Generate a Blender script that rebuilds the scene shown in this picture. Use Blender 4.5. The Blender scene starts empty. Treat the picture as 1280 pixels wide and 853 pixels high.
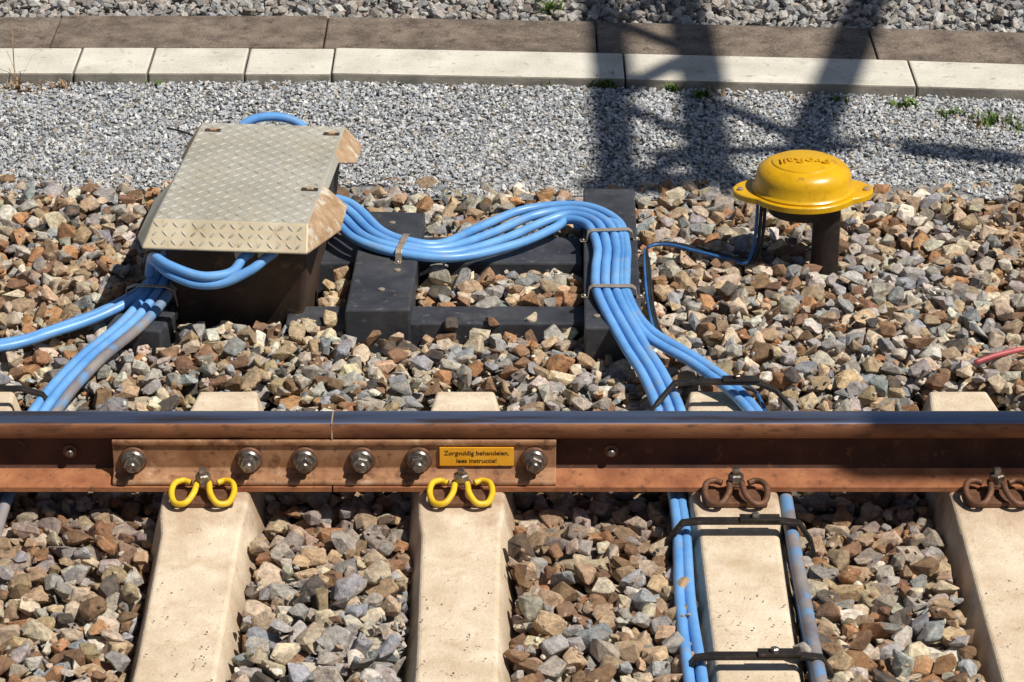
import bpy, bmesh, math, random
import numpy as np
from mathutils import Vector, Matrix, Euler

random.seed(7); rng=np.random.default_rng(7)
sc=bpy.context.scene
COL=sc.collection
R=math.radians
AZ,EL=62,57

# ------------------------------------------------------------ materials
def nodes(name):
    m=bpy.data.materials.new(name); m.use_nodes=True
    nt=m.node_tree; b=nt.nodes['Principled BSDF']
    return m,nt,b
def N(nt,t,**kw):
    n=nt.nodes.new(t)
    for k,v in kw.items():
        if k in n.inputs.keys(): n.inputs[k].default_value=v
        else: setattr(n,k,v)
    return n
def objvec(nt):
    tc=nt.nodes.get('TC') or nt.nodes.new('ShaderNodeTexCoord'); tc.name='TC'
    return tc.outputs['Object']
def noise(nt,scale,detail=6,rough=.6,vec=None,stretch=None):
    n=N(nt,'ShaderNodeTexNoise',Scale=scale,Detail=detail,Roughness=rough)
    if vec is None: vec=objvec(nt)
    if stretch:
        mp=nt.nodes.new('ShaderNodeMapping'); mp.inputs['Scale'].default_value=stretch
        nt.links.new(vec,mp.inputs[0]); vec=mp.outputs[0]
    nt.links.new(vec,n.inputs['Vector']); return n
def ramp(nt,src,stops):
    r=nt.nodes.new('ShaderNodeValToRGB')
    el=r.color_ramp.elements
    while len(el)<len(stops): el.new(.5)
    for e,(p,c) in zip(el,stops):
        e.position=p; e.color=(*c,1) if len(c)==3 else c
    nt.links.new(src,r.inputs[0]); return r
def mix(nt,fac,a,b,mode='MIX'):
    m=nt.nodes.new('ShaderNodeMix'); m.data_type='RGBA'; m.blend_type=mode
    if isinstance(fac,(int,float)): m.inputs[0].default_value=fac
    else: nt.links.new(fac,m.inputs[0])
    for i,x in ((6,a),(7,b)):
        if isinstance(x,tuple): m.inputs[i].default_value=(*x,1)
        else: nt.links.new(x,m.inputs[i])
    return m.outputs[2]
def bump(nt,b,src,strength,dist):
    bn=N(nt,'ShaderNodeBump',Strength=strength,Distance=dist)
    nt.links.new(src,bn.inputs['Height']); nt.links.new(bn.outputs[0],b.inputs['Normal']); return bn
def M(name,c1,c2,scale=8,rough=.8,metal=0,c3=None,s3=60,t3=(.55,.65),bs=.4,bd=.002,bscale=120,lo=.35,hi=.65,rvar=0,c4=None,s4=4,t4=(.5,.65),stretch=None,railstain=None):
    m,nt,b=nodes(name)
    n=noise(nt,scale,8,.65,stretch=stretch)
    col=ramp(nt,n.outputs['Fac'],[(lo,c1),(hi,c2)]).outputs[0]
    if c4:
        n4=noise(nt,s4,8,.72,stretch=stretch)
        f=ramp(nt,n4.outputs['Fac'],[(t4[0],(0,0,0)),(t4[1],(1,1,1))]).outputs[0]
        col=mix(nt,f,col,c4)
    if c3:
        n3=noise(nt,s3,5,.6,stretch=stretch)
        f=ramp(nt,n3.outputs['Fac'],[(t3[0],(0,0,0)),(t3[1],(1,1,1))]).outputs[0]
        col=mix(nt,f,col,c3)
    if railstain:      # rust dust washed off the rail, strongest next to the rail foot
        sp=nt.nodes.new('ShaderNodeSeparateXYZ'); nt.links.new(objvec(nt),sp.inputs[0])
        nn=noise(nt,16,6,.7)
        d=N(nt,'ShaderNodeMath',operation='SUBTRACT'); nt.links.new(sp.outputs['Y'],d.inputs[0]); d.inputs[1].default_value=6.22
        ab=N(nt,'ShaderNodeMath',operation='ABSOLUTE'); nt.links.new(d.outputs[0],ab.inputs[0])
        mr=N(nt,'ShaderNodeMapRange'); mr.inputs[1].default_value=.38; mr.inputs[2].default_value=.07
        nt.links.new(ab.outputs[0],mr.inputs[0])
        mu=N(nt,'ShaderNodeMath',operation='MULTIPLY'); nt.links.new(mr.outputs[0],mu.inputs[0]); nt.links.new(nn.outputs['Fac'],mu.inputs[1])
        f=ramp(nt,mu.outputs[0],[(.20,(0,0,0)),(.62,(.85,.85,.85))]).outputs[0]
        col=mix(nt,f,col,railstain)
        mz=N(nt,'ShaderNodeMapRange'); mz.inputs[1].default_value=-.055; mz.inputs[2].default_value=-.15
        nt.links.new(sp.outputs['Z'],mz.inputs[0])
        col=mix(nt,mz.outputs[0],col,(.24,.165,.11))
    nt.links.new(col,b.inputs['Base Color'])
    b.inputs['Roughness'].default_value=rough; b.inputs['Metallic'].default_value=metal
    if rvar:
        rr=N(nt,'ShaderNodeMapRange'); rr.inputs[3].default_value=rough-rvar; rr.inputs[4].default_value=rough+rvar
        nt.links.new(n.outputs['Fac'],rr.inputs[0]); nt.links.new(rr.outputs[0],b.inputs['Roughness'])
    if bs:
        nb=noise(nt,bscale,6,.7); bump(nt,b,nb.outputs['Fac'],bs,bd)
    return m

def stone_mat(name,scale=70,dirt=.6):
    m,nt,b=nodes(name)
    a=N(nt,'ShaderNodeAttribute'); a.attribute_name='Col'
    n=noise(nt,scale,10,.78)
    r=ramp(nt,n.outputs['Fac'],[(.32,(.42,.40,.38)),(.5,(1.08,1.07,1.05)),(.66,(1.7,1.62,1.5))])
    c=mix(nt,1.0,a.outputs['Color'],r.outputs[0],'MULTIPLY')
    n2=noise(nt,scale*.4,6,.7)
    f=ramp(nt,n2.outputs['Fac'],[(.54,(0,0,0)),(.68,(dirt,dirt,dirt))]).outputs[0]
    c=mix(nt,f,c,(.36,.215,.115))
    nt.links.new(c,b.inputs['Base Color']); b.inputs['Roughness'].default_value=.82
    b.inputs['Specular IOR Level'].default_value=.4
    nb=noise(nt,scale*1.3,10,.75); bump(nt,b,nb.outputs['Fac'],1.0,.007)
    return m

m_stone=stone_mat('ballast_stone')
m_fine=stone_mat('fine_gravel_stone',160,.12)
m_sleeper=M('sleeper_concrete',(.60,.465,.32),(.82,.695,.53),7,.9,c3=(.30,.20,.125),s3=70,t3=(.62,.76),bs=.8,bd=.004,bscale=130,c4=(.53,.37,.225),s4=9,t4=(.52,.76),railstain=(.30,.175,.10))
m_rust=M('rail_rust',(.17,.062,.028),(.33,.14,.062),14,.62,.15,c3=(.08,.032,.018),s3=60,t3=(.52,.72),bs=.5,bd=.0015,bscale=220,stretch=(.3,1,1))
m_webshade=M('rail_rust_web_shade',(.032,.012,.007),(.085,.030,.015),10,.85,.0,c3=(.17,.065,.028),s3=35,t3=(.62,.74),bs=.5,bd=.0015,bscale=220)  # rust darkened: the shadow under the rail head is put into the colour
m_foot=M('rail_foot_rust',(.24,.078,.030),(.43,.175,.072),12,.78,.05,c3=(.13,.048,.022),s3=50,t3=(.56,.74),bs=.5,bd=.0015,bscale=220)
m_head=M('rail_head_steel',(.20,.23,.33),(.36,.40,.54),4,.34,.9,c3=(.20,.12,.08),s3=12,t3=(.52,.70),bs=.12,bd=.0005,bscale=300,rvar=.07,stretch=(.25,3,1))
m_fish=M('fishplate_rust',(.25,.11,.048),(.44,.235,.12),16,.62,.15,c3=(.12,.048,.022),s3=40,t3=(.52,.70),bs=.4,bd=.0012,bscale=180,c4=(.55,.37,.23),s4=11,t4=(.56,.68))
m_bolt=M('bolt_steel',(.10,.09,.08),(.36,.33,.30),45,.34,.75,c3=(.16,.08,.04),s3=70,t3=(.5,.65),bs=.3,bd=.001)
m_boltr=M('bolt_rust',(.11,.05,.028),(.21,.10,.055),45,.62,.3,bs=.4,bd=.001)
m_yel=M('yellow_paint',(.70,.43,.012),(.82,.55,.025),20,.48,c3=(.22,.13,.05),s3=55,t3=(.60,.70),bs=.15,bd=.001)
m_dome=M('yellow_plastic',(.62,.33,.004),(.74,.42,.007),6,.30,c3=(.24,.13,.025),s3=30,t3=(.60,.78),bs=.3,bd=.0015,bscale=90,c4=(.48,.24,.006),s4=14,t4=(.52,.72))
m_label=M('orange_label',(.86,.39,.015),(.94,.47,.03),20,.5,c3=(.5,.25,.06),s3=50,t3=(.60,.75),bs=0)
m_black=M('black_print',(.006,.006,.006),(.01,.01,.01),10,.7,bs=0)
m_iron=M('black_iron_strap',(.018,.016,.014),(.05,.041,.033),25,.5,.4,c3=(.12,.07,.045),s3=50,t3=(.6,.7),bs=.3,bd=.001)
m_cable=M('blue_cable',(.095,.28,.62),(.19,.43,.80),7,.38,c3=(.25,.32,.41),s3=22,t3=(.56,.78),bs=.12,bd=.001,bscale=80)
m_cableB=M('dusty_cable',(.16,.15,.17),(.30,.26,.24),9,.6,c3=(.13,.27,.48),s3=14,t3=(.5,.62),bs=.2,bd=.001)
m_wire=M('dark_blue_cable',(.02,.09,.26),(.05,.17,.42),12,.4,bs=0)
m_wireK=M('black_cable',(.012,.012,.014),(.03,.03,.03),12,.5,bs=0)
m_strip=M('galvanised_strip',(.40,.30,.22),(.60,.50,.40),25,.40,.5,bs=.2,bd=.001)
m_lid=M('tread_plate',(.36,.345,.29),(.50,.48,.415),4,.55,.1,c3=(.28,.19,.11),s3=22,t3=(.62,.80),bs=.25,bd=.001,bscale=200,c4=(.42,.36,.255),s4=6,t4=(.50,.74))
m_lidt=M('tread_lozenge',(.41,.385,.32),(.56,.53,.45),8,.48,.15,c3=(.30,.21,.12),s3=30,t3=(.54,.72),bs=.2,bd=.001)
m_lidf=M('tread_plate_skirt',(.48,.40,.27),(.63,.54,.385),8,.55,.1,c3=(.30,.21,.11),s3=24,t3=(.57,.77),bs=.25,bd=.001,bscale=200)
m_wing=M('worn_lid_corner',(.33,.195,.10),(.52,.37,.235),22,.65,.1,c3=(.60,.55,.44),s3=18,t3=(.54,.62),bs=.3,bd=.001)
m_bin=M('box_body',(.026,.017,.012),(.080,.046,.029),7,.7,.1,c3=(.15,.09,.05),s3=22,t3=(.6,.75),bs=.3,bd=.002,bscale=60)
m_plank=M('recycled_plastic',(.024,.026,.033),(.056,.058,.068),10,.55,c3=(.16,.15,.14),s3=45,t3=(.61,.76),bs=.5,bd=.002,bscale=120,c4=(.10,.092,.086),s4=7,t4=(.54,.74))
m_gland=M('cable_gland',(.50,.46,.36),(.66,.62,.52),20,.4,.3,bs=0)
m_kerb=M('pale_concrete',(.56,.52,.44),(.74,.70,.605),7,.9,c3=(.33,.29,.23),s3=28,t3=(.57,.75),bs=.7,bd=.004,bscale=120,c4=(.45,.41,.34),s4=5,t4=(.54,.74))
m_kerbshade=M('kerb_face_shade',(.20,.18,.15),(.38,.34,.28),9,.9,bs=.6,bd=.003,bscale=120)  # shade of the upright kerb faces painted as a darker concrete
m_dark=M('weathered_concrete',(.115,.086,.065),(.28,.22,.17),11,.95,c3=(.42,.37,.31),s3=130,t3=(.60,.68),bs=1,bd=.008,bscale=90,c4=(.085,.062,.048),s4=26,t4=(.55,.66))
m_post=M('post_iron',(.014,.011,.010),(.045,.03,.024),18,.6,.3,bs=.4,bd=.001)
m_galv=M('galvanised_steel',(.30,.31,.32),(.42,.43,.44),5,.5,.6,bs=0)
m_red=M('red_cable',(.35,.05,.06),(.5,.12,.12),20,.5,bs=.1,bd=.001)
m_weed=M('weed_green',(.06,.12,.015),(.13,.20,.03),30,.7,bs=0)
m_dry=M('dry_stalk',(.22,.13,.07),(.38,.26,.14),30,.8,bs=0)
m_ground=M('ground_gravel',(.13,.10,.075),(.30,.26,.21),40,.95,c3=(.06,.05,.04),s3=90,t3=(.5,.6),bs=1,bd=.03,bscale=30)
m_gpath=M('gravel_bed',(.18,.18,.18),(.34,.34,.34),80,.95,c3=(.10,.09,.085),s3=150,t3=(.5,.6),bs=1,bd=.006,bscale=110)

# ------------------------------------------------------------ helpers
def empty(name,loc=(0,0,0)):
    e=bpy.data.objects.new(name,None); COL.objects.link(e); e.location=loc; e.empty_display_size=.1; return e
def addobj(name,me,mats,parent=None,smooth=False):
    o=bpy.data.objects.new(name,me); COL.objects.link(o)
    for m in (mats if isinstance(mats,(list,tuple)) else [mats]): me.materials.append(m)
    if parent: o.parent=parent
    if smooth:
        for p in me.polygons: p.use_smooth=True
    return o
def bevel(o,w,seg=2,angle=30):
    b=o.modifiers.new('Bevel','BEVEL'); b.width=w; b.segments=seg; b.limit_method='ANGLE'; b.angle_limit=R(angle); return o
def pyd(name,verts,faces,mats,parent=None,bev=0,seg=2,smooth=False):
    me=bpy.data.meshes.new(name); me.from_pydata([tuple(v) for v in verts],[],faces); me.validate()
    bm=bmesh.new(); bm.from_mesh(me); bmesh.ops.recalc_face_normals(bm,faces=bm.faces); bm.to_mesh(me); bm.free()
    o=addobj(name,me,mats,parent,smooth)
    if bev: bevel(o,bev,seg)
    return o
def box(name,x0,x1,y0,y1,z0,z1,mat,parent=None,bev=.003,rot=0,jit=0):
    cx,cy=(x0+x1)/2,(y0+y1)/2; V=[]
    for z in(z0,z1):
        for x,y in((x0,y0),(x1,y0),(x1,y1),(x0,y1)):
            dx,dy=x-cx,y-cy
            V.append((cx+dx*math.cos(rot)-dy*math.sin(rot)+random.uniform(-jit,jit),cy+dx*math.sin(rot)+dy*math.cos(rot)+random.uniform(-jit,jit),z+random.uniform(-jit,jit)))
    F=[(3,2,1,0),(4,5,6,7),(0,1,5,4),(1,2,6,5),(2,3,7,6),(3,0,4,7)]
    return pyd(name,V,F,mat,parent,bev)
def catmull(P,n=10):
    P=[Vector(p) for p in P]
    Q=[P[0]*2-P[1]]+P+[P[-1]*2-P[-2]]
    out=[]
    for i in range(1,len(Q)-2):
        a,b,c,d=Q[i-1],Q[i],Q[i+1],Q[i+2]
        for k in range(n):
            t=k/n
            out.append(.5*((2*b)+(c-a)*t+(2*a-5*b+4*c-d)*t*t+(3*b-a-3*c+d)*t**3))
    out.append(P[-1]); return out
def tube(name,pts,r,mat,parent=None,n=10,raw=False,seg=16):
    P=[Vector(p) for p in pts] if raw else catmull(pts,n)
    V=[];F=[]
    t0=(P[1]-P[0]).normalized()
    nrm=t0.orthogonal().normalized()
    for i,p in enumerate(P):
        t=(P[min(i+1,len(P)-1)]-P[max(i-1,0)]).normalized()
        nrm=(nrm-t*nrm.dot(t)).normalized(); bn=t.cross(nrm)
        for k in range(seg):
            a=2*math.pi*k/seg
            V.append(p+nrm*math.cos(a)*r+bn*math.sin(a)*r)
    for i in range(len(P)-1):
        for k in range(seg):
            a=i*seg+k;b=i*seg+(k+1)%seg
            F.append((a,b,b+seg,a+seg))
    F.append(tuple(range(seg))[::-1]); F.append(tuple(range((len(P)-1)*seg,len(P)*seg)))
    o=pyd(name,V,F,mat,parent)
    for p in o.data.polygons: p.use_smooth=len(p.vertices)==4
    return o
def strap(name,pts,wdir,w,th,mat,parent=None,bev=.0015):
    P=[Vector(p) for p in pts]; W=Vector(wdir).normalized()*w/2; V=[];F=[]
    for i,p in enumerate(P):
        t=(P[min(i+1,len(P)-1)]-P[max(i-1,0)]).normalized()
        n=W.normalized().cross(t).normalized()
        if n.z<0: n=-n
        V+= [p-W,p+W,p+W+n*th,p-W+n*th]
    for i in range(len(P)-1):
        a=i*4;b=a+4
        for k in range(4): F.append((a+k,a+(k+1)%4,b+(k+1)%4,b+k))
    F.append((3,2,1,0)); e=(len(P)-1)*4; F.append((e,e+1,e+2,e+3))
    return pyd(name,V,F,mat,parent,bev)
def lathe(name,prof,loc,axis,mat,parent=None,seg=32,smooth=True,hexa=False):
    s=6 if hexa else seg
    q=Vector(axis).normalized().to_track_quat('Z','Y'); V=[];F=[]; ph=random.uniform(0,1) if hexa else .2
    for r,h in prof:
        for k in range(s):
            a=2*math.pi*k/s+ph
            V.append(Vector(loc)+q@Vector((r*math.cos(a),r*math.sin(a),h)))
    for i in range(len(prof)-1):
        for k in range(s):
            a=i*s+k;b=i*s+(k+1)%s; F.append((a,b,b+s,a+s))
    F.append(tuple(range(s))[::-1]); F.append(tuple(range((len(prof)-1)*s,len(prof)*s)))
    o=pyd(name,V,F,mat,parent)
    if smooth and not hexa:
        for p in o.data.polygons: p.use_smooth=True
        o.data.set_sharp_from_angle(angle=R(35))
    return o

# ------------------------------------------------------------ ground
RY=6.22
def plane(name,x0,x1,y0,y1,z,mat):
    return pyd(name,[(x0,y0,z),(x1,y0,z),(x1,y1,z),(x0,y1,z)],[(0,1,2,3)],mat)
plane('ground',-60,60,-40,80,-.13,m_ground)

# ------------------------------------------------------------ sleepers
SX=[-2.50,-1.90,-1.30,-.70,-.115,.51,1.10,1.70,2.30]
def sleeper(cx,name='concrete_sleeper'):
    half=[(6.745,-.055,.062),(6.725,-.022,.070),(6.50,-.004,.092),(6.42,0,.097),(6.08,0,.097),(6.045,-.001,.095),(6.00,-.022,.088),(5.62,-.036,.085),(5.47,-.038,.084)]
    secs=half+[(10.94-y,z,w) for y,z,w in half[::-1][1:]]
    V=[];F=[]
    for y,z,w in secs:
        V+=[(cx-w-.06,y,-.22),(cx-w,y,z),(cx+w,y,z),(cx+w+.06,y,-.22)]
    for i in range(len(secs)-1):
        a=i*4
        for k in range(4): F.append((a+k,a+(k+1)%4,a+4+(k+1)%4,a+4+k))
    F.append((0,1,2,3)); e=(len(secs)-1)*4; F.append((e+3,e+2,e+1,e))
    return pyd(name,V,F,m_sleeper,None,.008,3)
for x in SX: sleeper(x)

# ------------------------------------------------------------ rails
hp=[(0,.159),(.026,.1588),(.0325,.157),(.0355,.152),(.036,.146),(.036,.126),(.031,.119),(.011,.111),(.008,.102),(.0078,.045),(.012,.032),(.030,.022),(.0695,.012),(.070,.001)]
def rail(x0,x1,yc):
    prof=[(-y,z) for y,z in hp]+[(y,z) for y,z in hp[::-1][:-1]]
    n=len(prof);V=[];F=[]
    for x in (x0,x1):
        for y,z in prof: V.append((x,yc+y,z))
    for k in range(n): F.append((k,(k+1)%n,n+(k+1)%n,n+k))
    F.append(tuple(range(n))); F.append(tuple(range(n,2*n))[::-1])
    o=pyd('railway_rail',V,F,[m_rust,m_head,m_webshade,m_foot])
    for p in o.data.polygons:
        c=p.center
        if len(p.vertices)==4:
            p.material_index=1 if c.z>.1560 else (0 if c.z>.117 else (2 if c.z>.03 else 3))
            p.use_smooth=c.z>.12
    o.data.set_sharp_from_angle(angle=R(50))
    return o
JX=-.411
rail(-9,JX-.002,RY); rail(JX+.002,9,RY); rail(-9,9,RY-1.507)

# ------------------------------------------------------------ fishplate joint
fj=empty('rail_joint_fishplate',(0,0,0))
for side,nm in((-1,'plate'),(1,'rear_plate')):
    pr=[(.010,.108),(.030,.1165),(.0345,.1165),(.0375,.112),(.0375,.104),(.0325,.099),(.0325,.044),(.040,.034),(.062,.026),(.066,.021),(.066,.0145),(.030,.0235),(.010,.034)]
    x0,x1=-.915,.101; V=[];F=[];n=len(pr)
    for x in(x0,x1):
        for y,z in pr: V.append((x,RY+side*y,z))
    for k in range(n): F.append((k,(k+1)%n,n+(k+1)%n,n+k))
    F.append(tuple(range(n))); F.append(tuple(range(n,2*n)))
    pyd(nm,V,F,m_fish,fj,.002)
ins=box('insulating_end_post',JX-.0015,JX+.0015,RY-.0362,RY+.0362,.118,.1585,m_wing,fj,0)
for i,x in enumerate([-.868,-.603,-.475,-.344,-.214,.051]):
    L=(x,RY-.0325,.066)
    lathe(f'washer_{i}',[(.031,0),(.032,.003),(.030,.007),(.026,.009)],L,(0,-1,0),m_boltr,fj)
    lathe(f'collar_{i}',[(.027,.008),(.0265,.013),(.023,.017)],L,(0,-1,0),m_bolt,fj)
    h=lathe(f'nut_{i}',[(.0205,.012),(.0215,.016),(.0215,.032),(.019,.036)],L,(0,-1,0),m_bolt,fj,hexa=True)
    bevel(h,.0015)
    lathe(f'stud_{i}',[(.012,.034),(.0125,.046),(.010,.049)],L,(0,-1,0),m_bolt,fj,seg=20)
box('label',-.166,.004,RY-.0375,RY-.0318,.051,.098,m_label,fj,.0008)
def text(s,loc,size,rot,mat,parent,ext=.0004,off=0):
    cu=bpy.data.curves.new('lettering','FONT'); cu.body=s; cu.size=size; cu.align_x='CENTER'; cu.align_y='CENTER'; cu.extrude=ext; cu.offset=off
    o=bpy.data.objects.new('lettering',cu); COL.objects.link(o); o.location=loc; o.rotation_euler=rot; cu.materials.append(mat); o.parent=parent; return o
text('Zorgvuldig behandelen,',(-.081,RY-.0379,.0835),.0158,(R(90),0,0),m_black,fj,.0001,.00012)
text('lees instructie!',(-.081,RY-.0379,.0640),.0158,(R(90),0,0),m_black,fj,.0001,.00012)
for x in(-1.016,.228):
    st=empty('rail_web_stud')
    lathe('washer',[(.016,0),(.016,.004),(.013,.005)],(x,RY-.008,.075),(0,-1,0),m_boltr,st)
    lathe('pin',[(.009,.004),(.009,.014),(.006,.017)],(x,RY-.008,.075),(0,-1,0),m_bolt,st,seg=20)

# ------------------------------------------------------------ rail clips
def clip(cx,yc,d,mat):
    e=empty('rail_tension_clamp')
    def L(p): return (cx+p[0],yc+d*p[1],p[2])
    half=[(.008,.024,.034),(.014,-.002,.040),(.019,-.034,.034),(.036,-.058,.022),(.060,-.050,.018),(.071,-.018,.026),(.066,.014,.034),(.048,.030,.033),(.030,.024,.030)]
    path=[(-x,y,z) for x,y,z in half[::-1]]+half
    tube('clamp_spring',[L(p) for p in path[:9]]+[L((0,.028,.034))]+[L(p) for p in path[9:]],.0072,mat,e,n=8)
    ya,yb=sorted((yc-d*.03,yc+d*.02))
    box('guide_plate',cx-.07,cx+.07,ya-.012,yb+.006,.001,.014,m_boltr,e,.003)
    lathe('washer',[(.022,.036),(.022,.041)],(cx,yc+d*.008,0),(0,0,1),m_boltr,e)
    lathe('bolt_head',[(.017,.041),(.018,.044),(.018,.060),(.014,.063)],(cx,yc+d*.008,0),(0,0,1),m_bolt,e,hexa=True)
    box('bolt_tip',cx-.008,cx+.008,yc+d*.008-.008,yc+d*.008+.008,.062,.076,m_bolt,e,.002)
for x in SX:
    ye=x in(-.70,-.115)
    clip(x+random.uniform(-.004,.004),RY-.106,1,m_yel if ye else m_boltr)
    clip(x,RY+.106,-1,m_yel if ye else m_boltr)
    clip(x,RY-1.507+.106,-1,m_boltr)

# ------------------------------------------------------------ kerb slabs
kerbpts=[-3.6,-2.65,-1.75,-1.36,-1.13,-.83,-.56,.35,1.24,2.15,3.05]
KX=[-3.6,-.56,.35,1.24,1.64,3.1]; KY=[.01,0,-.052,-.115,-.15,-.30]
def ky(x): return float(np.interp(x,KX,KY))
kb=empty('concrete_kerb')
def slab(par,nm,xa,xb,ya,yb,z0,z1,mats):
    g=.002; V=[]
    zj=random.uniform(-.004,.004); yj=random.uniform(-.003,.003)
    for z in(z0,z1+zj):
        V+=[(xa+g,ya+ky(xa)+yj,z),(xb-g,ya+ky(xb)+yj,z),(xb-g,yb+ky(xb),z),(xa+g,yb+ky(xa),z)]
    o=pyd(nm,V,[(3,2,1,0),(4,5,6,7),(0,1,5,4),(1,2,6,5),(2,3,7,6),(3,0,4,7)],mats,par,.006,2)
    return o
for i in range(len(kerbpts)-1):
    o=slab(kb,f'slab_{i}',kerbpts[i],kerbpts[i+1],8.865,9.100,-.1,.034,[m_kerb,m_kerbshade])
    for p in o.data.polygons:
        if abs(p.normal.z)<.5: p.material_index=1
dk=empty('weathered_paving_edge')
dp=[-4.2,-3.3,-2.35,-1.47,-.60,.27,1.15,2.05,2.95]
for i in range(len(dp)-1):
    slab(dk,f'slab_{i}',dp[i],dp[i+1],9.110,9.42,-.1,.028,m_dark)
V=[];xs=np.linspace(-3.4,3.0,12)
for x in xs: V+=[(x,7.93,-.008),(x,8.862+ky(x),-.008)]
pyd('gravel_path',V,[(2*i,2*i+2,2*i+3,2*i+1) for i in range(11)],m_gpath)

# ------------------------------------------------------------ stones
def hull_template(npts,flat,bev,seed):
    r=random.Random(seed); bm=bmesh.new()
    for i in range(npts):
        v=Vector((r.gauss(0,1),r.gauss(0,1),r.gauss(0,1))).normalized()
        m=max(abs(v.x),abs(v.y),abs(v.z)); v=v*(1-.5)+v/m*.5
        bm.verts.new(v*r.uniform(.80,1.08))
    bmesh.ops.convex_hull(bm,input=bm.verts)
    for v in [v for v in bm.verts if not v.link_faces]: bm.verts.remove(v)
    if bev:
        bmesh.ops.dissolve_limit(bm,angle_limit=R(20),verts=bm.verts,edges=bm.edges)
        bmesh.ops.bevel(bm,geom=list(bm.edges),offset=bev,segments=1,affect='EDGES',profile=.5,clamp_overlap=True)
        for v in bm.verts:
            v.co*=r.uniform(.955,1.035)
    bmesh.ops.triangulate(bm,faces=bm.faces)
    bmesh.ops.recalc_face_normals(bm,faces=bm.faces)
    bm.verts.index_update(); bm.verts.ensure_lookup_table()
    V=np.array([v.co[:] for v in bm.verts])
    F=np.array([[v.index for v in f.verts] for f in bm.faces]); bm.free()
    return V,F
T_big=[hull_template(random.choice([9,11,13,16,20]),1,.08,s) for s in range(40)]
T_small=[hull_template(9,1,0,100+s) for s in range(12)]
def rots(n,tilt):
    a=rng.uniform(0,2*np.pi,n); b=rng.normal(0,tilt,n); c=rng.normal(0,tilt,n)
    ca,sa,cb,sb,cc,s_=np.cos(a),np.sin(a),np.cos(b),np.sin(b),np.cos(c),np.sin(c)
    Z=np.zeros(n);O=np.ones(n)
    Rz=np.stack([ca,-sa,Z,sa,ca,Z,Z,Z,O],1).reshape(n,3,3)
    Rx=np.stack([O,Z,Z,Z,cb,-sb,Z,sb,cb],1).reshape(n,3,3)
    Ry=np.stack([cc,Z,s_,Z,O,Z,-s_,Z,cc],1).reshape(n,3,3)
    return Rz@Rx@Ry
def scatter(name,T,pos,rot,scl,col,mat):
    n=len(pos); ti=rng.integers(0,len(T),n); Vs=[];Fs=[];Cs=[];off=0
    A=rot*scl[:,None,:]
    for t,(V,F) in enumerate(T):
        ix=np.where(ti==t)[0]
        if len(ix)==0: continue
        W=np.einsum('nij,mj->nmi',A[ix],V)+pos[ix][:,None,:]
        m=len(V)
        Vs.append(W.reshape(-1,3)); Fs.append((F[None]+ (np.arange(len(ix))*m)[:,None,None]).reshape(-1,3)+off)
        Cs.append(np.repeat(col[ix],m,0)); off+=m*len(ix)
    V=np.concatenate(Vs).astype(np.float32);F=np.concatenate(Fs).astype(np.int32);C=np.concatenate(Cs)
    me=bpy.data.meshes.new(name)
    me.vertices.add(len(V)); me.vertices.foreach_set('co',V.ravel())
    me.loops.add(F.size); me.loops.foreach_set('vertex_index',F.ravel())
    me.polygons.add(len(F)); me.polygons.foreach_set('loop_start',np.arange(0,F.size,3,dtype=np.int32))
    me.update(calc_edges=True)
    at=me.color_attributes.new('Col','FLOAT_COLOR','POINT')
    at.data.foreach_set('color',np.concatenate([C,np.ones((len(C),1))],1).astype(np.float32).ravel())
    me.polygons.foreach_set('use_smooth',np.zeros(len(F),dtype=bool))
    me.update()
    return addobj(name,me,mat)

PAL=np.array([(.49,.36,.235),(.60,.495,.37),(.40,.38,.36),(.34,.355,.375),(.25,.15,.09),(.44,.235,.12),(.11,.095,.085),(.70,.65,.56),(.48,.43,.37)])
def vnoise(x,y,s,seed):
    r=np.random.default_rng(seed); g=r.random((64,64))
    u=(x*s+20)%63; v=(y*s+20)%63
    i=np.floor(u).astype(int); j=np.floor(v).astype(int); fu=u-i; fv=v-j; fu=fu*fu*(3-2*fu); fv=fv*fv*(3-2*fv)
    i2=(i+1)%64;j2=(j+1)%64
    return (g[i,j]*(1-fu)+g[i2,j]*fu)*(1-fv)+(g[i,j2]*(1-fu)+g[i2,j2]*fu)*fv
def colours(pos):
    n=len(pos); x,y=pos[:,0],pos[:,1]
    g=vnoise(x,y,2.2,5)*.6+vnoise(x,y,6,6)*.4
    grey=np.clip((g-.34)*1.8,.05,1)
    grey=np.where((x>-.66)&(x<-.15)&(y<6.0),np.clip((5.98-y)*2.8,.1,1),grey)
    grey=np.where((x<-.75)&(y<6.05),.05,grey)
    grey=np.where((x>-.1)&(x<.45)&(y<6.05),np.clip((5.9-y)*1.2,.05,.7),grey)
    grey=np.where((x>.6)&(y<6.05),grey*.4,grey)
    wB=np.array([.26,.19,.09,.03,.15,.11,.05,.05,.07]); wG=np.array([.06,.10,.26,.20,.04,.02,.05,.13,.14])
    out=np.zeros((n,3))
    for i in range(n):
        w=wB*(1-grey[i])+wG*grey[i]; out[i]=PAL[rng.choice(9,p=w/w.sum())]
    rail_d=np.exp(-((y-6.15)/.25)**2)[:,None]
    out=out*(1-.45*rail_d)+np.array([.24,.125,.065])*.45*rail_d
    return out*rng.uniform(.64,1.18,(n,1))*rng.normal(1,.03,(n,3))

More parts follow.
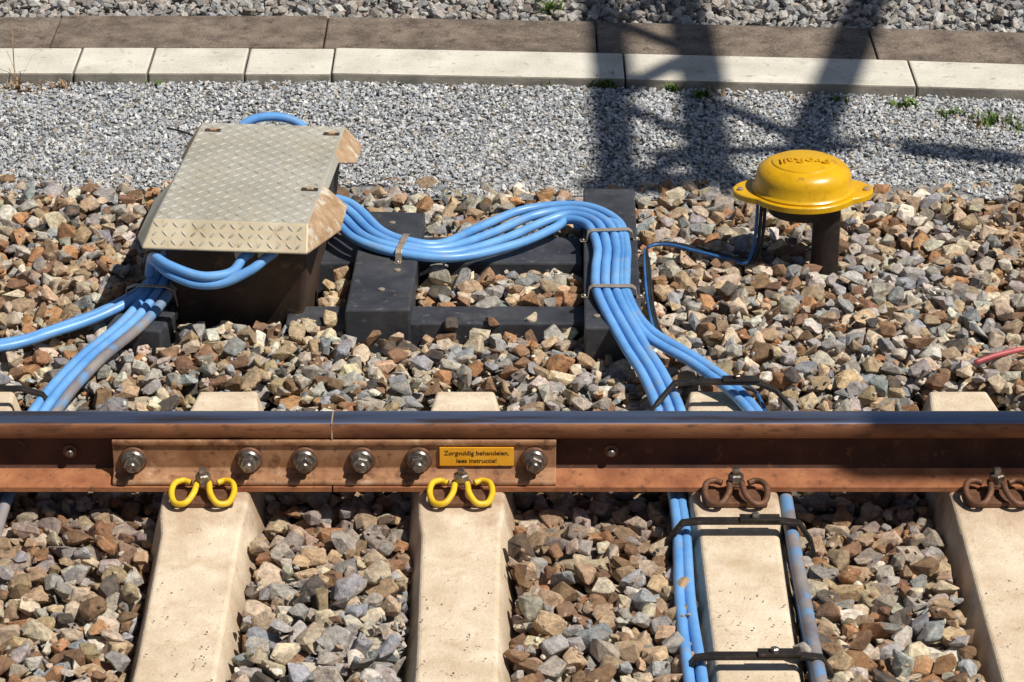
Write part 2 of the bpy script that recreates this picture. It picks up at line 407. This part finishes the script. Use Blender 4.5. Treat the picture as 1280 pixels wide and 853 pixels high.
obst=[(x-.118,x+.118,4.15,6.76) for x in SX]
obst+=[(-.86,-.50,7.08,7.74),(-.415,-.25,7.02,7.68),(.19,.335,6.92,7.86),(.80,.865,7.385,7.455),(-1.03,-.87,6.96,7.12)]
soft=[(-.25,.19,7.05,7.165),(-.50,.19,7.40,7.615)]
x0,x1,y0,y1=-1.95,1.95,4.75,8.06; cs=.01
nx=int((x1-x0)/cs);ny=int((y1-y0)/cs)
gx=x0+(np.arange(nx)+.5)*cs; gy=y0+(np.arange(ny)+.5)*cs
GX,GY=np.meshgrid(gx,gy,indexing='ij')
tgt=np.interp(GY,[4.7,5.9,6.05,6.12,6.42,6.55,6.75,7.2,7.8,7.93,8.06],[-.060,-.055,-.068,-.090,-.085,-.035,-.015,0,.004,-.002,-.02])
tgt+= (vnoise(GX.ravel(),GY.ravel(),3,9).reshape(GX.shape)-.5)*.035
hm=tgt-.085
mask=np.zeros_like(hm,bool)
for a,b,c,d in obst: mask|=(GX>a)&(GX<b)&(GY>c)&(GY<d)
for a,b,c,d in soft: mask|=(GX>a)&(GX<b)&(GY>c)&(GY<d)
P=[];S=[]
D=np.where(mask,-1,tgt-hm)
fails=0
for it in range(26000):
    ci=rng.integers(0,nx,24); cj=rng.integers(0,ny,24)
    k=np.argmax(D[ci,cj]); i,j=ci[k],cj[k]
    if D[i,j]<.006:
        fails+=1
        if fails>300: break
        continue
    u=rng.random(); big=1.18 if gy[j]<6.1 else 1.03
    a=(.014+.024*u**1.2)*big; b=a*rng.uniform(.62,.95); c=a*rng.uniform(.45,.80)
    r=(a+b)/2; w=int(r/cs)+1
    i0,i1,j0,j1=max(i-w,0),min(i+w+1,nx),max(j-w,0),min(j+w+1,ny)
    dx=(gx[i0:i1]-gx[i])[:,None]; dy=(gy[j0:j1]-gy[j])[None]
    q=(dx*dx+dy*dy)/(r*r); ins_=q<1
    if mask[i0:i1,j0:j1][q<.45].any(): D[i,j]-=.004; continue
    h=hm[i0:i1,j0:j1]
    z=np.percentile(h[q<.7],60)+c*.55
    if z+c*.8>tgt[i,j]+.030: D[i,j]-=.01; continue
    top=z+c*.85*np.sqrt(np.clip(1-q,0,1))
    h[ins_]=np.maximum(h,top)[ins_]
    D[i0:i1,j0:j1]=np.where(mask[i0:i1,j0:j1],-1,tgt[i0:i1,j0:j1]-h)
    P.append((gx[i]+rng.uniform(-.005,.005),gy[j]+rng.uniform(-.005,.005),z)); S.append((a,b,c))
P=np.array(P);S=np.array(S)
nn_=5000
ii=rng.integers(0,nx,nn_); jj=rng.integers(0,ny,nn_); kk=~mask[ii,jj]; ii,jj=ii[kk],jj[kk]
Pc=np.stack([gx[ii],gy[jj],hm[ii,jj]-.001],1); ac=rng.uniform(.004,.010,len(ii))
extra=np.array([(.612,5.47,-.012),(1.02,6.9,.03),(-.36,5.75,-.02),(-.47,7.06,.02),(-.05,7.06,.012),(.05,7.08,.012),(-.155,7.045,.01)]); P=np.concatenate([P,extra,Pc]); S=np.concatenate([S,[(.03,.024,.018),(.045,.03,.02),(.052,.03,.022),(.035,.028,.02),(.028,.02,.014),(.022,.018,.012),(.03,.022,.016)],np.stack([ac,ac*.8,ac*.6],1)])
scatter('ballast',T_big,P,rots(len(P),.36),S,colours(P),m_stone)

n=420
sx=rng.choice(SX[1:8],n); pos=np.stack([sx+rng.uniform(-.08,.08,n),rng.uniform(5.0,6.0,n),np.full(n,-.030)],1)
a=rng.uniform(.0012,.0035,n)
scatter('stone_crumbs',T_small,pos,rots(n,.6),np.stack([a,a*.8,a*.7],1),np.full((n,3),.25)*rng.uniform(.4,1.6,(n,1)),m_fine)

# fine gravel
n=56000
fx=rng.uniform(-2.1,2.1,n); fy=7.90+rng.random(n)*(.97)
kyv=np.interp(fx,KX,KY)
ok=fy<8.86+kyv; edge=7.965+(vnoise(fx,fy,5,3)-.5)*.14
ok&=(fy>edge); fx,fy=fx[ok],fy[ok]; n=len(fx)
a=.0042+.0065*rng.random(n)**1.6
pos=np.stack([fx,fy,rng.uniform(-.006,.003,n)+(vnoise(fx,fy,2.5,8)-.5)*.012],1)
pf=np.array([(.52,.54,.57),(.64,.66,.69),(.42,.46,.52),(.78,.78,.78),(.50,.45,.37),(.24,.23,.22)])
cf=pf[rng.choice(6,n,p=[.28,.26,.19,.16,.07,.04])]*rng.uniform(.75,1.18,(n,1))
scatter('fine_gravel',T_small,pos,rots(n,.5),np.stack([a,a*.8,a*.6],1),cf,m_fine)
n=11000
fx=rng.uniform(-2.3,2.3,n); fy=9.2+rng.random(n)*1.4
kyv=np.interp(fx,KX,KY)
ok=fy>9.435+kyv; fx,fy=fx[ok],fy[ok]; n=len(fx)
a=.010+.015*rng.random(n)
pos=np.stack([fx,fy,rng.uniform(-.035,.015,n)],1)
plane('gravel_bed',-4,4,9.0,12,-.035,m_gpath)
cb=colours(pos)*.35+np.array([.44,.45,.46])*rng.uniform(.5,1.3,(n,1))*.65
scatter('gravel_bank',T_big[:12],pos,rots(n,.5),np.stack([a,a*.8,a*.7],1),cb,m_fine)

# ------------------------------------------------------------ junction box
jb=empty('cable_junction_box',(-.68,7.40,0)); jb.rotation_euler=(0,0,R(-5))
ZT=.285
V=[]
for z,xa,xb,ya,yb in((-.10,-.155,.155,-.26,.28),(.20,-.185,.185,-.30,.32),(.235,-.185,.185,-.30,.32)):
    V+=[(xa,ya,z),(xb,ya,z),(xb,yb,z),(xa,yb,z)]
F=[(3,2,1,0),(8,9,10,11)]
for a in(0,4):
    for k in range(4): F.append((a+k,a+(k+1)%4,a+4+(k+1)%4,a+4+k))
pyd('body',V,F,m_bin,jb,.012,3)
top=[(-.20,-.325),(.195,-.325),(.195,-.06),(.195,.16),(.195,.36),(-.20,.36),(-.20,.16),(-.20,-.06)]
low=[(-.222,-.385,.228),(.200,-.385,.228),(.262,-.21,.222),(.262,-.085,.238),(.206,-.05,.262),(.206,.15,.262),(.245,.215,.238),(.245,.345,.235),(.18,.40,.245),(-.20,.40,.245),(-.235,.34,.236),(-.235,.21,.236),(-.214,.15,.262),(-.214,-.05,.262),(-.25,-.09,.236),(-.25,-.31,.226)]
V=[(x,y,ZT) for x,y in top]+low
l=lambda i:8+i
F=[(0,1,2,3,4,5,6,7),(0,l(0),l(1),1),(1,l(1),l(2)),(1,l(2),l(3),2),(2,l(3),l(4)),(2,l(4),l(5),3),(3,l(5),l(6)),(3,l(6),l(7),4),(4,l(7),l(8)),(4,l(8),l(9),5),(5,l(9),l(10)),(5,l(10),l(11),6),(6,l(11),l(12)),(6,l(12),l(13),7),(7,l(13),l(14)),(7,l(14),l(15),0),(0,l(15),l(0))]
lid=pyd('lid',V,F,[m_lid,m_wing,m_lidf],jb)
for i,p in enumerate(lid.data.polygons):
    if i in(2,3,4,6,7,8,10,11,12,14): p.material_index=1
    if i==1: p.material_index=2
so=lid.modifiers.new('s','SOLIDIFY'); so.thickness=.008; so.offset=-1
bevel(lid,.004,2,20)
for (x,y) in((.165,-.10),(.165,.30),(-.16,.30)):
    box('latch',x-.022,x+.022,y-.010,y+.010,ZT-.004,ZT+.0025,m_bin,jb,.002)
    box('latch_bolt',x-.008,x+.010,y-.006,y+.006,ZT-.002,ZT+.007,m_wing,jb,.002)
V=[];F=[]
def loz(c,u,v,nn,L=.0118,W=.0032,H=.0018):
    b=len(V)
    for a_,b_,h in((-1,0,0),(-.4,-1,0),(.4,-1,0),(1,0,0),(.4,1,0),(-.4,1,0),(-.45,0,1),(.45,0,1)):
        V.append(c+u*L*a_+v*W*b_+nn*(H*h+.0002))
    for f in((0,1,6),(1,2,7,6),(2,3,7),(3,4,7),(4,5,6,7),(5,0,6)): F.append(tuple(b+i for i in f))
pit=.0245; r0=0; yv=-.312
while yv<.352:
    xv=-.188; ci=0
    while xv<.188:
        s=1 if (r0+ci)%2==0 else -1
        u=Vector((math.cos(R(45*s)),math.sin(R(45*s)),0)); v=Vector((-u.y,u.x,0))
        if not(abs(xv-.165)<.03 and (abs(yv+.10)<.018 or abs(yv-.30)<.018)): loz(Vector((xv,yv,ZT)),u,v,Vector((0,0,1)))
        xv+=pit; ci+=1
    yv+=pit; r0+=1
e1=Vector((1,0,0)); e2=(Vector((0,-.385,.228))-Vector((0,-.325,ZT))).normalized(); nn=e1.cross(-e2).normalized()
if nn.z<0: nn=-nn
for rr in range(3):
    for ci in range(16):
        s=1 if (rr+ci)%2==0 else -1
        u=(e1+e2*s).normalized(); v=nn.cross(u)
        loz(Vector((-.192+ci*pit,-.325,ZT))+e2*(.016+rr*pit),u,v,nn,.0118,.0035,.0025)
pyd('tread_pattern',V,F,m_lidt,jb)
for x in(.035,.095):
    lathe('gland',[(.021,0),(.021,.02),(.018,.026),(.018,.038),(.015,.042)],(x,-.30,.198),(-.45,-1,-.1),m_gland,jb,seg=24)

# ------------------------------------------------------------ planks frame
fr=empty('cable_support_frame')
box('bearer_1',-.415,-.25,7.03,7.68,-.10,.060,m_plank,fr,.005,R(-2),.002)
box('bearer_2',.19,.335,6.92,7.85,-.10,.060,m_plank,fr,.005,R(-1),.002)
box('crossbar_1',-.58,.188,7.055,7.165,-.09,.010,m_plank,fr,.005)
box('crossbar_2',-.60,.188,7.42,7.60,-.09,.020,m_plank,fr,.005)
box('bearer_3',-1.02,-.875,6.975,7.10,-.1,.030,m_plank,fr,.005,R(-12))
for x,y in((-.337,7.155),(-.325,7.60),(-.30,7.28),(.215,6.99)):
    lathe('screw',[(.009,0),(.009,.0025),(.006,.004)],(x,y,.060),(0,0,1),m_strip,fr,seg=16)

# ------------------------------------------------------------ main cable bundle
cbn=empty('blue_cable_bundle')
def offset_path(base,off,spread):
    B=[Vector(p) for p in base]; out=[]
    for i,p in enumerate(B):
        t=B[min(i+1,len(B)-1)]-B[max(i-1,0)]; t.z=0; t.normalize(); nr=Vector((t.y,-t.x,0))
        out.append(p+nr*off*spread[i])
    return out
r=.0125
base=[(-.60,7.62,.12),(-.475,7.61,.10),(-.385,7.475,.078),(-.29,7.40,.074),(-.17,7.405,.062),(-.043,7.515,.056),(.075,7.625,.062),(.17,7.645,.072),(.245,7.56,.076),(.265,7.40,.075),(.258,7.25,.075),(.258,7.09,.075)]
spr=[1,1.25,1.15,1,1.25,1.9,1.9,1.4,1.1,.97,1,.97]
tailL=[(.300,6.86,.050),(.352,6.68,.030),(.385,6.50,.000),(.388,6.35,-.035),(.394,6.05,-.030),(.388,5.7,-.035),(.392,5.4,-.035),(.395,4.9,-.04)]
tailR=[(.345,6.93,.052),(.46,6.80,.030),(.555,6.66,.010),(.615,6.48,-.005),(.632,6.33,-.035),(.628,6.05,-.030),(.630,5.7,-.035),(.632,5.4,-.035),(.635,4.9,-.04)]
for k,off in enumerate((.0395,.0132,-.0132,-.0395)):
    B=offset_path(base,off,spr)
    for p in B: p.z+=random.uniform(-.001,.001); p.y+=random.uniform(-.003,.003)
    if k<3:
        T=[Vector(p)+Vector(((-.026,0,.026)[k],0,(0,0.004,.0)[k])) for p in tailL]
        for q,p in enumerate(T):
            if q>=3:
                p.x=tailL[q][0]+(-.022,0,.0)[k]+random.uniform(-.004,.002); p.z=tailL[q][2]+(0,.0,-.026)[k]
    else:
        T=[Vector(p) for p in tailR]
    tube(f'cable_{k+1}',B+T,r,m_cable,cbn,n=10)
B=offset_path(base[-4:],-.030,[1,1,1,1])
tube('cable_5',[Vector((.17,7.60,.052))]+[p+Vector((0,0,-.001)) for p in B]+[Vector(p)+Vector((-.012,-.028,.0)) for p in tailR[:4]]+[Vector(p)+Vector((.0,0,-.024)) for p in tailR[4:]],r*.98,m_cable,cbn)
tube('return_conductor',[(.625,6.42,-.02),(.628,6.2,-.02),(.628,6.0,-.018),(.630,5.7,-.022),(.634,5.4,-.022),(.638,4.9,-.03)],.016,m_cableB,cbn)
def clampstrip(c,d,half,top,z0,nm='cable_clamp'):
    c=Vector(c); d=Vector(d).normalized(); w=Vector((-d.y,d.x,0)); e=cbn
    pts=[c-d*(half+.022)+Vector((0,0,z0)),c-d*(half+.004)+Vector((0,0,z0)),c-d*half+Vector((0,0,top-.006)),c-d*(half-.008)+Vector((0,0,top)),c+d*(half-.008)+Vector((0,0,top)),c+d*half+Vector((0,0,top-.006)),c+d*(half+.004)+Vector((0,0,z0)),c+d*(half+.022)+Vector((0,0,z0))]
    strap(nm,pts,w,.017,.0025,m_strip,e,.0005)
    for s in(-1,1):
        lathe('clamp_screw',[(.006,0),(.006,.003),(.004,.005)],c+d*s*(half+.014)+Vector((0,0,z0+.002)),(0,0,1),m_bolt,e,seg=12)
clampstrip((-.29,7.40,0),(.15,1,0),.060,.089,.0605)
clampstrip((.262,7.48,0),(1,.08,0),.058,.090,.0605)
clampstrip((.258,7.11,0),(1,-.02,0),.058,.090,.0605)
lb=empty('blue_cable_bundle')
A=[(-.80,7.30,.16),(-.90,7.25,.11),(-.945,7.15,.065),(-1.045,7.06,.035),(-1.17,6.965,.025),(-1.283,6.89,.022),(-1.6,6.80,.02),(-2.2,6.7,.02)]
for k,(dx,dy,dz) in enumerate(((0,.018,0),(0.0,-.012,.002),(.01,.045,-.004))):
    tube(f'cable_{k+1}',[(x+dx,y+dy*(1+.3*math.sin(i)),z+dz) for i,(x,y,z) in enumerate(A)],r,m_cable,lb)
Bp=[(-.78,7.24,.16),(-.87,7.20,.11),(-.912,7.12,.066),(-.965,6.985,.042),(-1.05,6.80,.030),(-1.115,6.60,.015),(-1.16,6.42,-.02),(-1.195,6.2,-.04),(-1.20,5.9,-.06),(-1.20,5,-.06)]
for k,(dx,mt) in enumerate(((.0,m_cable),(.029,m_cableB),(-.029,m_cable))):
    tube(f'cable_{k+4}',[(x+dx,y,z-.002*k) for x,y,z in Bp],r if k!=1 else .0135,mt,lb)
strap('cable_clamp',[(-1.0,7.13,.03),(-.99,7.13,.075),(-.97,7.13,.083),(-.89,7.12,.084),(-.87,7.12,.075),(-.862,7.12,.03)],(0,1,0),.016,.0025,m_strip,lb,.0005)
for k in range(2):
    dx=-.058*k
    tube(f'gland_loop_{k+1}',[(-.604+dx,7.06,.205),(-.622+dx,7.035,.200),(-.66+dx*.8,7.01,.178-.004*k),(-.73+dx*.4,6.995,.150+.018*k),(-.80,6.995,.148+.024*k),(-.865,7.01,.170+.022*k),(-.905,7.05,.185+.012*k),(-.925,7.13,.150),(-.935,7.16,.10)],r,m_cable,lb)
bc=empty('blue_cable_loop')
tube('cable',[(-.83,7.72,.0),(-.80,7.82,.15),(-.75,7.86,.240),(-.67,7.88,.262),(-.585,7.87,.24),(-.54,7.79,.18),(-.55,7.70,.05)],.0125,m_cable,bc)
tube('cable_2',[(-.86,7.72,.0),(-.83,7.81,.12),(-.78,7.84,.205),(-.69,7.85,.238),(-.60,7.84,.22),(-.57,7.79,.15),(-.58,7.70,.03)],.011,m_wire,bc)
tube('black_wire',[(-.97,7.98,.19),(-.90,7.93,.19),(-.80,7.86,.165),(-.74,7.80,.12)],.003,m_wireK,bc)

# ------------------------------------------------------------ sleeper straps
for (y,z) in((6.615,.0),(5.985,-.012),(5.43,-.03)):
    e=empty('cable_strap')
    lo=(z-.045)
    if y>6.5: pts=[(.335,y-.07,.0),(.352,y-.055,.02),(.395,y,.048),(.43,y,.052),(.59,y,.052),(.635,y-.02,.04),(.675,y-.05,.005)]
    else: pts=[(.335,y-.01,lo-.02),(.350,y,lo+.012),(.385,y,z+.018),(.42,y,z+.022),(.60,y,z+.022),(.640,y,z+.018),(.668,y,lo+.018),(.678,y-.01,lo-.02)]
    strap('bar',pts,(0,1,0),.024,.009,m_iron,e)
    strap('bar_lap',[(.51,y,pts[3][2]+.0095),(.60,y,pts[3][2]+.0095)],(0,1,0),.028,.006,m_iron,e)
    lathe('bolt',[(.010,0),(.010,.007),(.007,.009)],(.545,y,pts[3][2]+.0155),(0,0,1),m_bolt,e,hexa=True)
e=empty('cable_strap')
strap('bar',[(-1.46,6.62,.0),(-1.40,6.62,.03),(-1.19,6.62,.032),(-1.14,6.61,.02),(-1.10,6.57,-.01)],(0,1,0),.022,.008,m_iron,e)

# ------------------------------------------------------------ yellow dome post
dm=empty('track_equipment_post')
cx,cy,cz=.772,7.46,.211
def oval(prof,sx=1,sy=1,name='dome',mat=m_dome,seg=56):
    V=[];F=[]
    for rr,h in prof:
        for k in range(seg):
            a=2*math.pi*k/seg; V.append((cx+rr*sx*math.cos(a),cy+rr*sy*math.sin(a),cz+h))
    for i in range(len(prof)-1):
        for k in range(seg):
            a=i*seg+k;b=i*seg+(k+1)%seg; F.append((a,b,b+seg,a+seg))
    F.append(tuple(range(seg))[::-1]); F.append(tuple(range((len(prof)-1)*seg,len(prof)*seg)))
    o=pyd(name,V,F,mat,dm)
    for p in o.data.polygons: p.use_smooth=True
    o.data.set_sharp_from_angle(angle=R(40)); return o
oval([(.140,.006),(.1405,.012),(.136,.016),(.133,.020),(.1305,.045),(.127,.057),(.120,.067),(.109,.075),(.096,.081),(.090,.0815),(.087,.0855),(.070,.0885),(.045,.0905),(.005,.0915)],.97,.92,'dome')
oval([(.130,-.055),(.137,-.012),(.1375,-.006)],.70,.70,'base_cup',m_post)
V=[];F=[];seg=72
def fl(a,grow=0):
    c=abs(math.cos(a)); rr=.146+.040*max(0,(c-.86)/.14)**1.2
    return (rr+grow)
lv=[(-.012,-.004),(-.010,0),(.004,0),(.0065,-.003)]
for h,g in lv:
    for k in range(seg):
        a=2*math.pi*k/seg; rr=fl(a,g); V.append((cx+rr*math.cos(a),cy+rr*.95*math.sin(a),cz+h))
for i in range(len(lv)-1):
    for k in range(seg):
        a=i*seg+k;b=i*seg+(k+1)%seg; F.append((a,b,b+seg,a+seg))
F.append(tuple(range(seg))[::-1]); F.append(tuple(range((len(lv)-1)*seg,len(lv)*seg)))
pyd('flange',V,F,m_dome,dm)
for s in(-1,1):
    lathe('ear_bolt',[(.008,0),(.008,.006),(.005,.008)],(cx+s*.167,cy-.01,cz+.006),(0,0,1),m_strip,dm,seg=16)
text('ProRail',(cx,cy-.015,cz+.0895),.046,(0,0,R(180)),m_dome,dm,.005)
lathe('post',[(.037,-.15),(.037,.196),(.034,.200)],(.833,7.415,0),(0,0,1),m_post,dm)
box('post_bracket',.765,.80,7.385,7.42,.155,.185,m_post,dm,.003)
box('bracket_arm',.775,.83,7.40,7.44,.18,.196,m_post,dm,.002)
for k in range(3):
    dx=.010*k
    tube(f'wire_{k+1}',[(.652+dx,7.44,.20),(.648+dx,7.42,.13),(.640+dx,7.40,.07),(.62+dx,7.385,.035),(.58,7.42+.01*k,.03),(.50,7.46+.012*k,.035),(.42,7.52+.006*k,.03),(.365,7.50,.03),(.352+.006*k,7.38,.03),(.352+.006*k,7.1,.03),(.37+.008*k,6.92,.03),(.43+.01*k,6.80,.028),(.52,6.735-.02*k,.02),(.60,6.66,.0),(.625,6.45,-.03)],.0045,[m_wire,m_wireK,m_wireK][k],dm)
rc=empty('red_cable_offcut'); tube('cable',[(1.15,6.80,.02),(1.22,6.83,.03),(1.32,6.87,.028),(1.45,6.86,.02)],.007,m_red,rc)

# ------------------------------------------------------------ weeds
def tuft(x,y,n,h,spread,mat,nm='weed_tuft',wm=.004):
    V=[];F=[]
    for i in range(n):
        a=random.uniform(0,6.28); rr=random.uniform(0,spread); bx,by=x+rr*math.cos(a),y+rr*math.sin(a)*.6
        hh=h*random.uniform(.4,1); ln=random.uniform(.2,1.0)*hh; b2=random.uniform(0,6.28); w=random.uniform(.0012,wm)
        d=Vector((math.cos(b2),math.sin(b2),0)); s=Vector((-d.y,d.x,0))*w
        p0=Vector((bx,by,-.005)); p1=p0+d*ln*.35+Vector((0,0,hh*.65)); p2=p0+d*ln+Vector((0,0,hh))
        b=len(V); V+=[p0-s,p0+s,p1+s*1.3,p1-s*1.3,p2]; F+=[(b,b+1,b+2,b+3),(b+3,b+2,b+4)]
    me=bpy.data.meshes.new(nm); me.from_pydata([tuple(v) for v in V],[],F); addobj(nm,me,mat)
for x,y,n,h,s in((.29,8.82,90,.05,.05),(.58,8.72,70,.045,.03),(.10,8.845,40,.03,.04),(.50,8.78,40,.04,.03),(1.20,8.66,60,.03,.05),(1.32,8.58,60,.03,.06),(1.44,8.52,90,.035,.09),(1.55,8.45,40,.03,.07),(1.0,8.70,20,.03,.03),(1.62,8.60,30,.06,.05),(.13,9.52,60,.06,.04),(-.35,8.84,16,.02,.03),(-1.1,8.84,20,.02,.05)):
    tuft(x,y,n,h,s,m_weed)
for x,y,n,h,s in((-1.52,8.80,60,.035,.09),(-1.40,8.82,40,.03,.05),(1.40,8.50,50,.03,.10),(1.58,8.50,40,.05,.05),(.62,8.75,20,.03,.05),(-.75,8.82,20,.02,.06),(-.2,8.83,24,.02,.1),(.9,8.72,24,.02,.1),(1.15,8.5,24,.02,.1)):
    tuft(x,y,n,h,s,m_dry,'dry_weed_tuft')
tuft(-1.54,8.85,5,.20,.03,m_dry,'dry_weed_tuft',.0016)

# ------------------------------------------------------------ overhead gantry (throws the lattice shadow)
ga=empty('overhead_line_gantry')
def beam(nm,a,b,w):
    a,b=Vector(a),Vector(b); q=(b-a).to_track_quat('Z','Y'); V=[]
    for p in(a,b):
        for s,t_ in((-1,-1),(1,-1),(1,1),(-1,1)): V.append(p+q@Vector((s*w/2,t_*w/2,0)))
    pyd(nm,V,[(3,2,1,0),(4,5,6,7),(0,1,5,4),(1,2,6,5),(2,3,7,6),(3,0,4,7)],m_galv,ga)
GH=5.0; kx=math.sin(R(AZ))/math.tan(R(EL)); kyy=math.cos(R(AZ))/math.tan(R(EL))
def up(x,y,h=GH): return (x+kx*h,y-kyy*h,h)
beam('chord_1',up(.30,7.98),up(.22,18),.085)
beam('chord_2',up(.575,7.98),up(.50,18),.095)
yy=7.98;s=0
while yy<17:
    a=(.30,yy) if s%2==0 else (.57,yy); b=(.56,yy+.36) if s%2==0 else (.29,yy+.36)
    beam('lacing',up(*a),up(*b),.05); yy+=.36; s+=1
beam('end_plate',up(.22,8.0),up(.66,8.08),.10)
beam('stay',up(.80,8.05),up(1.24,9.9),.09)
beam('stay_2',up(.60,8.7),up(.92,8.3),.06)
beam('hanger',up(.40,8.25),up(1.0,8.32),.055)
beam('insulator',up(1.16,8.30),up(1.46,8.22),.11)
beam('insulator_rod',up(.85,8.42),up(1.9,8.12),.03)
beam('shade_beam_link',up(1.9,8.16),up(1.9,6.26),.10)  # invented link that joins the added shading beam to the gantry
beam('rail_shade_beam',up(.75,6.255),up(2.2,6.255),.12)  # unseen beam, added to throw shade on the right part of the rail
a=up(.36,17.8)
for dx in(-.15,.15):
    for dy in(-.15,.15): beam('mast_leg',(a[0]+dx,a[1]+dy,-.1),(a[0]+dx,a[1]+dy,5.8),.08)

# ------------------------------------------------------------ light, sky, camera
S=Vector((math.sin(R(AZ))*math.cos(R(EL)),-math.cos(R(AZ))*math.cos(R(EL)),math.sin(R(EL))))
sl=bpy.data.lights.new('sun','SUN'); sl.energy=5.0; sl.angle=R(.5); sl.color=(1,.95,.86)
so=bpy.data.objects.new('sun',sl); COL.objects.link(so); so.rotation_euler=S.to_track_quat('Z','Y').to_euler()
w=bpy.data.worlds.new('World'); sc.world=w; w.use_nodes=True
bg=w.node_tree.nodes['Background']; sk=w.node_tree.nodes.new('ShaderNodeTexSky'); sk.sky_type='NISHITA'; sk.sun_disc=False
sk.sun_elevation=R(EL); sk.sun_rotation=R(180-AZ)
w.node_tree.links.new(sk.outputs[0],bg.inputs[0]); bg.inputs[1].default_value=.05
cam=bpy.data.cameras.new('camera'); co=bpy.data.objects.new('camera',cam); COL.objects.link(co)
co.location=(0,0,3.25); co.rotation_euler=(R(65),0,0)
cam.sensor_width=36; cam.lens=106.6; cam.clip_end=500
sc.camera=co
sc.view_settings.view_transform='Standard'; sc.view_settings.look='None'; sc.view_settings.exposure=0
